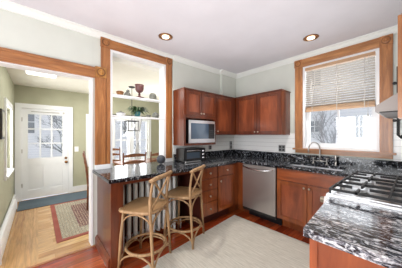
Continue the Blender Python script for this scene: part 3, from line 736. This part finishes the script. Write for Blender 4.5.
# ------------------------------------------------------------ recessed lights
for (x, y, lb) in ((.47, -1.92, 'recessed bronze ceiling light above the bar stools'), (1.68, -.50, 'recessed bronze ceiling light in front of the sink window')):
    t = thing('recessed_light', lb, 'ceiling light', (x, y, H))
    MB().lathe([(.085, -.0005), (.09, -.006), (.072, -.010), (.066, -.004), (.064, -.0008)], (x, y, H), 24).build('trim_ring', M['bronze'], t, True)
    MB().lathe([(.045, -.002), (.045, -.012), (.03, -.018), (0, -.02)], (x, y, H), 18).build('bulb', M['bulb'], t, True)
    l = bpy.data.lights.new('downlight', 'SPOT'); l.energy = 42; l.spot_size = 2.2; l.spot_blend = 0.8; l.shadow_soft_size = 0.06; l.color = (1.0, 0.95, 0.87)
    lo = bpy.data.objects.new('downlight', l); COL.objects.link(lo); lo.location = (x, y, H - .03)
t = thing('ceiling_fixture', 'bright flat rectangular light on the hall ceiling', 'ceiling light', (-1.2, -3.05, HC))
MB().box(-1.5, -.95, -3.30, -2.90, HC - .03, HC - .0005, .004).build('frame', M['white'], t)
MB().box(-1.48, -.97, -3.28, -2.92, HC - .036, HC - .03).build('diffuser', M['panelglow'], t)

# ------------------------------------------------------------ radiator
t = thing('radiator', 'white cast iron column radiator under the bar counter', 'radiator', (.2, -2.05, 0))
ry = -2.42; nsec = 10
for k in range(nsec):
    y = ry + k * .077; m = MB()
    m.tube([(.37, y, .10), (.37, y, .16), (.37, y, .72), (.37, y, .76)], [.018, .021, .021, .018], 10)
    m.tube([(.31, y, .10), (.31, y, .16), (.31, y, .72), (.31, y, .76)], [.008, .009, .009, .008], 8)
    m.tube([(.28, y, .11), (.33, y, .095), (.37, y, .11)], .022, 8).tube([(.28, y, .76), (.33, y, .785), (.37, y, .76)], .022, 8)
    if k in (0, nsec - 1):
        m.tube([(.29, y, .1), (.285, y, .0)], [.018, .014], 8).tube([(.37, y, .1), (.375, y, .0)], [.018, .014], 8)
    m.build('column_section', M['radiator'], t, True)
MB().tube([(.34, ry + nsec * .077 - .03, .12), (.34, ry + nsec * .077 + .05, .12), (.34, ry + nsec * .077 + .05, .0)], .013, 8).build('feed_pipe', M['radiator'], t, True)

# ------------------------------------------------------------ counter objects
t = thing('toaster_oven', 'black and silver toaster oven on the granite left counter', 'toaster oven', (.2, -1.32, CZ1))
a0, a1, b0, b1 = -1.51, -1.085, .08, .315; zb, zt = .93, 1.125
MB().box(b0, b1, a0, a1, zb, zt, .010).build('housing', M['black'], t)
MB().box(b1, b1 + .012, a0 + .01, a1 - .115, zb + .012, zt - .04, .003).build('door', M['iron'], t)
MB().box(b1 + .012, b1 + .015, a0 + .035, a1 - .14, zb + .045, zt - .06).build('door_window', M['oven_glass'], t)
MB().tube([(b1 + .012, a0 + .03, zt - .03), (b1 + .035, a0 + .035, zt - .03), (b1 + .035, a1 - .14, zt - .03), (b1 + .012, a1 - .135, zt - .03)], .006, 8).build('door_handle', M['chrome'], t, True)
for k in range(3): MB().lathe([(.018, 0), (.018, .004), (.013, .006), (.012, .02), (0, .021)], (b1, a1 - .055, zb + .04 + k * .055), 12, 'x').build('control_knob', M['chrome'], t, True)
for y in (a0 + .04, a1 - .04):
    for x in (b0 + .03, b1 - .03): MB().lathe([(.012, 0), (.012, zb - CZ1 + .001)], (x, y, CZ1 + .0005), 8).build('foot', M['black'], t)
MB().box(b1 - .02, b1 + .03, a0 + .02, a1 - .13, zb - .008, zb + .004, .002).build('crumb_tray', M['steel'], t)

o = MB().lathe([(.064 * math.sin(PI * k / 14), -.064 * math.cos(PI * k / 14)) for k in range(15)], (0, 0, .064), 24).build('decorative_ball', M['sphere'], None, True)
o.location = (.135, -1.80, CZ1 + .001); tag(o, 'round charcoal ball resting on the bar counter by the pass-through', 'ball')

# ------------------------------------------------------------ shelves in pass-through and their things
for z, lb in ((1.845, 'upper white shelf across the pass-through opening'), (1.572, 'lower white shelf across the pass-through opening')):
    o = MB().box(-.127, -.002, P0 + .031, P1 - .031, z, z + .02, .002).build('shelf', M['white']); tag(o, lb, 'shelf', 'shelves in the pass-through')
SZ = 1.8655; LZ = 1.5925; X0 = -.06
def pot(name, label, cat, prof, y, z, mt, x=X0, group=None):
    o = MB().lathe(prof, (0, 0, 0), 18).build(name, mt, None, True); o.location = (x, y, z); tag(o, label, cat, group); return o
pot('brass_dish', 'small low brass dish at the left end of the upper shelf', 'dish', [(.025, 0), (.03, .01), (.045, .03), (.05, .05), (.03, .06), (0, .062)], -2.31, SZ, M['bronze'])
t = thing('figurine', 'small squat dark figurine on the upper shelf left of the pendant', 'figurine', (X0, -2.21, SZ))
MB().lathe([(.045, 0), (.05, .01), (.04, .04), (.03, .055), (0, .06)], (X0, -2.21, SZ), 14).build('body', M['stoneware'], t, True)
MB().lathe([(.0, .05), (.022, .06), (.024, .078), (.012, .095), (0, .098)], (X0, -2.205, SZ), 12).build('head', M['stoneware'], t, True)
t = thing('goblet', 'tall oxblood red goblet vase on the upper shelf', 'vase', (X0, -2.04, SZ))
MB().lathe([(.07, 0), (.07, .008), (.03, .02), (.012, .04)], (X0, -2.04, SZ), 18).build('foot', M['goblet'], t, True)
MB().lathe([(.012, .04), (.018, .055), (.012, .07)], (X0, -2.04, SZ), 14).build('stem', M['goblet'], t, True)
MB().lathe([(.012, .07), (.045, .09), (.058, .12), (.06, .165), (.066, .19), (.058, .19), (.05, .125), (.03, .10), (0, .095)], (X0, -2.04, SZ), 20).build('bowl', M['goblet'], t, True)
pot('stoneware_jar', 'domed grey stoneware jar at the right end of the upper shelf', 'jar', [(.048, 0), (.055, .02), (.055, .06), (.045, .085), (.03, .1), (.0, .104)], -1.83, SZ, M['stoneware'])
t = thing('serving_dish', 'low pewter lidded dish at the left end of the lower shelf', 'dish', (X0, -2.30, LZ))
MB().lathe([(.03, 0), (.05, .008), (.06, .03), (.062, .036), (0, .036)], (X0, -2.30, LZ), 18).build('bowl', M['white'], t, True)
MB().lathe([(.05, .0365), (.04, .05), (.012, .058), (.01, .066), (0, .068)], (X0, -2.30, LZ), 18).build('lid', M['pewter'], t, True)
t = thing('potted_plant', 'trailing green houseplant in a teal pot on the lower shelf', 'plant', (X0, -2.07, LZ))
MB().lathe([(.03, 0), (.042, .03), (.046, .06), (.05, .07), (.044, .07), (.04, .055), (0, .053)], (X0, -2.07, LZ), 20).build('pot', M['teal'], t, True)
m = MB(); rr = random.Random(3)
for k in range(80):
    a = rr.uniform(0, 2 * PI); L_ = rr.uniform(.08, .21); h_ = rr.uniform(.0, .11); w_ = rr.uniform(.014, .024)
    dx, dy = math.cos(a) * .45, math.sin(a); px, py = -dy, dx
    base = Vector((X0, -2.07, LZ + .06)); prev = None
    pts = []
    for s_, ww_ in ((0, .25), (.35, .9), (.7, 1.0), (1.0, .1)):
        q = base + Vector((dx * L_ * s_, dy * L_ * s_, h_ * math.sin(PI * min(1, s_ * 1.1) * .75) + .02 * s_ - .06 * s_ * s_))
        q.x = max(-.17, min(.06, q.x))
        pts.append((q + Vector((px, py, 0)) * w_ * ww_, q - Vector((px, py, 0)) * w_ * ww_))
    vs = [(m.bm.verts.new(u), m.bm.verts.new(v)) for u, v in pts]
    for i in range(3): m.bm.faces.new((vs[i][0], vs[i][1], vs[i + 1][1], vs[i + 1][0]))
m.build('foliage', M['plant'], t)
pot('small_bowl', 'small pale bowl right of the teal potted plant', 'bowl', [(.018, 0), (.03, .012), (.036, .04), (.032, .04), (.022, .015), (0, .012)], -1.90, LZ, M['stoneware'])
t = thing('stone_jar', 'squat patterned jar with lid at the right end of the lower shelf', 'jar', (X0, -1.785, LZ))
MB().lathe([(.03, 0), (.052, .02), (.056, .045), (.045, .062), (0, .062)], (X0, -1.785, LZ), 16).build('jar_body', M['stoneware'], t, True)
MB().lathe([(.04, .0625), (.034, .075), (.01, .082), (.01, .092), (0, .094)], (X0, -1.785, LZ), 16).build('lid', M['pewter'], t, True)

# ------------------------------------------------------------ dining: lantern, table, chairs, curtain
cx, cy = -1.32, -1.67
t = thing('lantern_pendant', 'black open-frame lantern pendant hanging over the dining table', 'pendant light', (cx, cy, HC))
MB().lathe([(.0, -.02), (.06, -.018), (.065, -.0005)], (cx, cy, HC), 18).build('canopy', M['iron'], t, True)
MB().tube([(cx, cy, HC - .01), (cx, cy, 1.62)], .007, 8).build('rod', M['iron'], t)
m = MB(); A = .105; z0, z1 = 1.42, 1.62; r_ = .008
for sx in (-1, 1):
    for sy in (-1, 1): m.tube([(cx + sx * A, cy + sy * A, z0), (cx + sx * A, cy + sy * A, z1)], r_, 6)
    for z in (z0, z1): m.tube([(cx + sx * A, cy - A, z), (cx + sx * A, cy + A, z)], r_, 6).tube([(cx - A, cy + sx * A, z), (cx + A, cy + sx * A, z)], r_, 6)
m.tube([(cx - A, cy, z1), (cx + A, cy, z1)], r_, 6).tube([(cx, cy - A, z1), (cx, cy + A, z1)], r_, 6)
m.build('lantern_frame', M['iron'], t)
for sx, sy in ((-1, -1), (1, 1), (1, -1), (-1, 1)):
    MB().tube([(cx, cy, 1.50), (cx + sx * .045, cy + sy * .045, 1.49)], .004, 6).lathe([(.010, 1.49), (.010, 1.56), (0, 1.565)], (cx + sx * .045, cy + sy * .045, 0), 8).build('candle', M['white'], t)
MB().tube([(cx, cy, 1.62), (cx, cy, 1.48)], .006, 6).build('centre_stem', M['iron'], t)

t = thing('dining_table', 'wooden dining table beneath the lantern beyond the pass-through', 'table', (-1.45, -1.35, 0))
MB().box(-1.80, -1.12, -1.92, -.75, .72, .75, .004).build('tabletop', M['chair_wood'], t)
for x in (-1.74, -1.18):
    for y in (-1.86, -.81): MB().tube([(x, y, .0 if y > -1.5 else .0095), (x, y, .72)], [.02, .03], 8).build('leg', M['chair_wood'], t)

def dining_chair(label, loc, rz):
    # local: sitter faces +x, back at -x
    t = thing('dining_chair', label, 'chair', (0, 0, 0), 'ladder-back dining chairs')
    MB().box(-.19, .21, -.21, .21, .44, .465, .01).build('seat', M['weave'], t)
    for sy in (-1, 1):
        MB().tube([(.18, sy * .18, 0), (.18, sy * .18, .44)], .017, 8).build('leg', M['chair_wood'], t, True)
        MB().tube([(-.19, sy * .17, 0), (-.18, sy * .18, .44), (-.21, sy * .19, .75), (-.25, sy * .20, 1.0), (-.252, sy * .2, 1.02)], [.016, .018, .016, .014, .008], 8).build('back_post', M['chair_wood'], t, True)
        MB().tube([(-.18, sy * .175, .22), (.18, sy * .18, .22)], .009, 6).build('stretcher', M['chair_wood'], t)
    for z, x in ((.97, -.245), (.85, -.225), (.70, -.205)):
        m = MB(); n = 8; top = []; 
        for k in range(n):
            u0 = -1 + 2 * k / n; u1 = u0 + 2 / n
            def q(u): return Vector((x - .02 * (1 - u * u), u * .19, 0)), .028 + .02 * (1 - u * u)
            (p0, h0), (p1, h1) = q(u0), q(u1)
            vs = []
            for p_, h_ in ((p0, h0), (p1, h1)):
                for dx in (-.006, .006):
                    for zz_ in (z - .03, z - .03 + h_ * 1.2): vs.append(m.bm.verts.new(p_ + Vector((dx, 0, zz_))))
            for f in ((0, 1, 3, 2), (4, 6, 7, 5), (0, 4, 5, 1), (2, 3, 7, 6), (1, 5, 7, 3), (0, 2, 6, 4)): m.bm.faces.new([vs[i] for i in f])
        m.build('back_slat', M['chair_wood'], t)
    t.location = loc; t.rotation_euler = (0, 0, rz); return t
c0 = dining_chair('ladder-back chair with its back to the pass-through, middle one under the lantern', (-.92, -1.86, .0095), PI)
c1 = copy_tree(c0); c1.location = (-2.05, -1.80, .0095); c1.rotation_euler = (0, 0, 0); c1['label'] = 'ladder-back chair on the far side of the table, leftmost through the pass-through'
c2 = copy_tree(c0); c2.location = (-.92, -1.36, 0); c2['label'] = 'ladder-back chair behind the charcoal ball, rightmost through the pass-through'
c3 = copy_tree(c0); c3.location = (-1.36, -2.27, .0095); c3.rotation_euler = (0, 0, math.radians(80)); c3['label'] = 'dark wooden chair on the patterned rug seen through the doorway'

t = thing('curtain', 'sheer white curtain tied at the waist between the dining windows', 'curtain', (XB + .08, -1.02, 1.2))
m = MB(); rows = []
for i in range(15):
    z = 1.86 - 1.3 * i / 14; u = abs(z - 1.12); w_ = .06 + .24 * min(1, u / .7) ** 1.2
    rows.append([m.bm.verts.new((XB + .07 + .018 * math.sin(k * 1.5), -1.02 + w_ * (k / 12 - .5), z)) for k in range(13)])
for i in range(14):
    for k in range(12): m.bm.faces.new((rows[i][k], rows[i][k + 1], rows[i + 1][k + 1], rows[i + 1][k]))
c_ = m.build('drape', M['curtain'], t, True); md = c_.modifiers.new('thickness', 'SOLIDIFY'); md.thickness = .004
MB().tube([(XB + .05, -2.15, 1.87), (XB + .05, -.75, 1.87)], .008, 8).build('rod', M['iron'], t)
MB().lathe([(.035, -.012), (.04, 0), (.035, .012)], (XB + .07, -1.02, 1.12), 14).build('tieback', M['curtain'], t)

# picture in the hall
t = thing('framed_picture', 'dark framed print on the green hall wall left of the hall window', 'picture', (-.93, YL, 1.5))
MB().box(-1.06, -.80, YL + .001, YL + .022, 1.28, 1.66, .002).build('picture_frame', M['grey_frame'], t)
MB().box(-1.03, -.83, YL + .022, YL + .025, 1.31, 1.63).build('print', M['print_paper'], t)

# ------------------------------------------------------------ rugs
o = MB().box(-2.60, -1.99, -3.42, -2.2, .0005, .010, .002).build('door_mat', M['mat_blue']); tag(o, 'slate blue rectangular mat in front of the white entry door', 'mat')
t = thing('patterned_rug', 'red and cream oriental rug on the oak hall floor', 'rug', (-1.25, -2.3, 0))
def frame(m, x0, x1, y0, y1, w_, z0, z1):
    m.box(x0, x1, y0, y0 + w_, z0, z1).box(x0, x1, y1 - w_, y1, z0, z1).box(x0, x0 + w_, y0 + w_, y1 - w_, z0, z1).box(x1 - w_, x1, y0 + w_, y1 - w_, z0, z1)
X_, Y_, Xa, Ya = -.34, -2.97, -1.97, -1.78
m = MB(); frame(m, Xa, X_, Y_, Ya, .06, .0005, .009); m.build('edge_band', M['rug_edge'], t)
m = MB(); frame(m, Xa + .06, X_ - .06, Y_ + .06, Ya - .06, .22, .0005, .009); m.build('border', M['rug_border'], t)
MB().box(Xa + .28, X_ - .28, Y_ + .28, Ya - .28, .0005, .009).build('field', M['rug_field'], t)
# kitchen rug
m = MB(); pr = [(.60, -.70), (2.12, -.665), (2.16, -3.2), (.86, -3.2)]
m.prism(pr, 'z', .0005, .012)
o = m.build('area_rug', M['rug_plain']); tag(o, 'large pale grey woven rug covering the mahogany kitchen floor', 'rug')

# ------------------------------------------------------------ bar stools
def arc(p0, p1, ctrl, n=8):
    p0, p1, c = Vector(p0), Vector(p1), Vector(ctrl)
    return [p0 * (1 - t_) ** 2 + c * 2 * t_ * (1 - t_) + p1 * t_ ** 2 for t_ in [k / n for k in range(n + 1)]]
def bar_stool(label):
    # local: back at +x
    t = thing('bar_stool', label, 'stool', (0, 0, 0), 'rattan cross-back bar stools')
    fm = M['rattan_frame']; sh = .59
    # seat
    prof = []
    for k in range(24):
        a = 2 * PI * k / 24; e = .42
        cx_, sx_ = math.cos(a), math.sin(a)
        prof.append((.185 * math.copysign(abs(cx_) ** e, cx_) - .01, .195 * math.copysign(abs(sx_) ** e, sx_) * (1 - .06 * cx_)))
    MB().prism(prof, 'z', sh - .008, sh + .012).build('seat', M['weave'], t)
    MB().tube([(x * 1.03, y * 1.03, sh) for x, y in prof], .016, 8, True).build('seat_rim', fm, t, True)
    top = {}
    for sx, sy in ((-1, -1), (-1, 1)):
        MB().tube([(sx * .19, sy * .185, 0), (sx * .175, sy * .175, .3), (sx * .15, sy * .16, sh)], [.014, .015, .015], 8).build('leg', fm, t, True)
    for sy in (-1, 1):
        MB().tube([(.195, sy * .185, 0), (.175, sy * .18, .3), (.155, sy * .175, sh), (.155, sy * .178, .72), (.175, sy * .18, .84), (.19, sy * .178, .915)], [.014, .015, .016, .015, .014, .014], 8).build('back_post', fm, t, True)
    MB().tube([(.18, -.225, .905), (.21, -.16, .922), (.232, 0, .926), (.21, .16, .922), (.18, .225, .905)], [.016, .021, .022, .021, .016], 10, False, 1.0).build('top_rail', fm, t, True)
    for sy in (-1, 1):
        MB().tube(arc((.187, sy * .165, .90), (.158, -sy * .155, .62), (.17 + .012 * sy, 0, .76), 10), .010, 8).build('cross_brace', fm, t, True)
    MB().tube([(.205 * math.cos(a) + .005, .2 * math.sin(a), .19) for a in [2 * PI * k / 28 for k in range(28)]], .0135, 8, True).build('foot_ring', fm, t, True)
    # arched braces under the seat and under the ring
    L = [((-.165, -.168), (-.165, .168)), ((.175, -.178), (.175, .178)), ((-.165, -.168), (.178, -.178)), ((-.165, .168), (.178, .178))]
    for (a_, b_) in L:
        mx_, my_ = (a_[0] + b_[0]) / 2, (a_[1] + b_[1]) / 2
        pts = [(a_[0], a_[1], .40)] + [(mx_ + (a_[0] - mx_) * math.cos(u), my_ + (a_[1] - my_) * math.cos(u), .43 + .13 * math.sin(u)) for u in [PI * k / 8 for k in range(9)]] + [(b_[0], b_[1], .40)]
        MB().tube(pts, .009, 6).build('arched_brace', fm, t, True)
    L = [((-.185, -.18), (-.185, .18)), ((.198, -.183), (.198, .183)), ((-.185, -.18), (.198, -.183)), ((-.185, .18), (.198, .183))]
    for (a_, b_) in L:
        mx_, my_ = (a_[0] + b_[0]) / 2, (a_[1] + b_[1]) / 2
        pts = [(mx_ + (a_[0] - mx_) * math.cos(u), my_ + (a_[1] - my_) * math.cos(u), .04 + .13 * math.sin(u)) for u in [PI * k / 8 for k in range(9)]]
        MB().tube(pts, .009, 6).build('lower_brace', fm, t, True)
    return t
s1 = bar_stool('rattan cross-back bar stool nearest the left end of the bar')
s1.location = (.69, -2.285, .0); s1.rotation_euler = (0, 0, math.radians(33))
s2 = copy_tree(s1); s2['label'] = 'rattan cross-back bar stool in front of the drawers'
s2.location = (.605, -1.72, .0); s2.rotation_euler = (0, 0, math.radians(28))

# ------------------------------------------------------------ outdoors
struct(MB().box(-16, 16, -16, 16, -.75, -.65).build('ground', M['snow']), 'snow-covered ground outside')
def house(loc, rz, wins, label, w_=9, h_=5.5):
    # local: facade on y=0 facing -y
    t = thing('neighbour_house', label, 'house', (0, 0, 0))
    MB().box(-w_ / 2, w_ / 2, 0, 4, -.3, h_).build('wall', M['clapboard'], t)
    MB().prism([(-.3, h_), (4.3, h_), (2, h_ + 2)], 'x', -w_ / 2 - .3, w_ / 2 + .3).build('roof', M['snow'], t)
    for (x, z, a, b) in wins:
        f = MB().box(x - a / 2 - .08, x + a / 2 + .08, -.05, 0, z - b / 2 - .08, z + b / 2 + .08).build('window', M['ext_trim'], t)
        m = MB()
        for i in (-1, 1):
            for j in (-1, 1): m.box(x + i * a / 4 - a / 4 + .02, x + i * a / 4 + a / 4 - .02, -.06, -.05, z + j * b / 4 - b / 4 + .02, z + j * b / 4 + b / 4 - .02)
        m.build('pane', M['ext_pane'], f)
    t.location = loc; t.rotation_euler = (0, 0, rz); return t
house((0.4, 6.0, -.35), 0, [(-.70, 2.05, .34, .50), (.80, 2.0, .24, .85), (2.6, 2.1, .6, 1.0), (-2.6, 2.1, .6, 1.0), (-.7, 4.2, .5, .9)], 'white clapboard house across the yard behind the sink window')
house((-9.5, -2.2, -.35), PI / 2, [(-1.4, 2.3, .7, 1.1), (1.2, 2.3, .7, 1.1), (-3.2, 2.2, .7, 1.1)], 'white clapboard house seen beyond the entry door and dining windows', 11)
def tree(loc, h_, seed, label, mt=None, spread=.55, n=3):
    rr = random.Random(seed); m = MB()
    def grow(p, d, L_, r_, depth):
        q = p + d * L_; mid = p + d * L_ * .5 + Vector((rr.uniform(-1, 1), rr.uniform(-1, 1), 0)) * L_ * .07
        m.tube([p, mid, q], [r_, r_ * .85, r_ * .68], 5)
        if depth == 0: return
        for k in range(n if depth > 1 else 3):
            nd = (d + Vector((rr.uniform(-1, 1), rr.uniform(-1, 1), rr.uniform(-.25, .8))) * spread * 1.5).normalized()
            grow(p + d * L_ * rr.uniform(.45, 1.0), nd, L_ * rr.uniform(.5, .78), r_ * .6, depth - 1)
    grow(Vector((0, 0, -.1)), Vector((0, 0, 1)), h_ * .35, h_ * .008, 6)
    o = m.build('bare_tree', mt or M['bark']); o.location = loc; tag(o, label, 'tree', 'bare trees outside'); return o
tree((1.2, 3.1, -.65), 4.2, 2, 'leafless grey tree left of centre behind the sink window')
tree((3.4, 4.0, -.65), 3.6, 5, 'leafless grey tree toward the right side of the sink window', spread=.7)
tree((-5.4, -2.0, -.65), 4.4, 9, 'leafless tree outside the left dining window', M['bark_dark'], spread=.7)
tree((-7.0, .9, -.65), 4.4, 12, 'leafless tree outside the right dining window', M['bark_dark'], spread=.7)
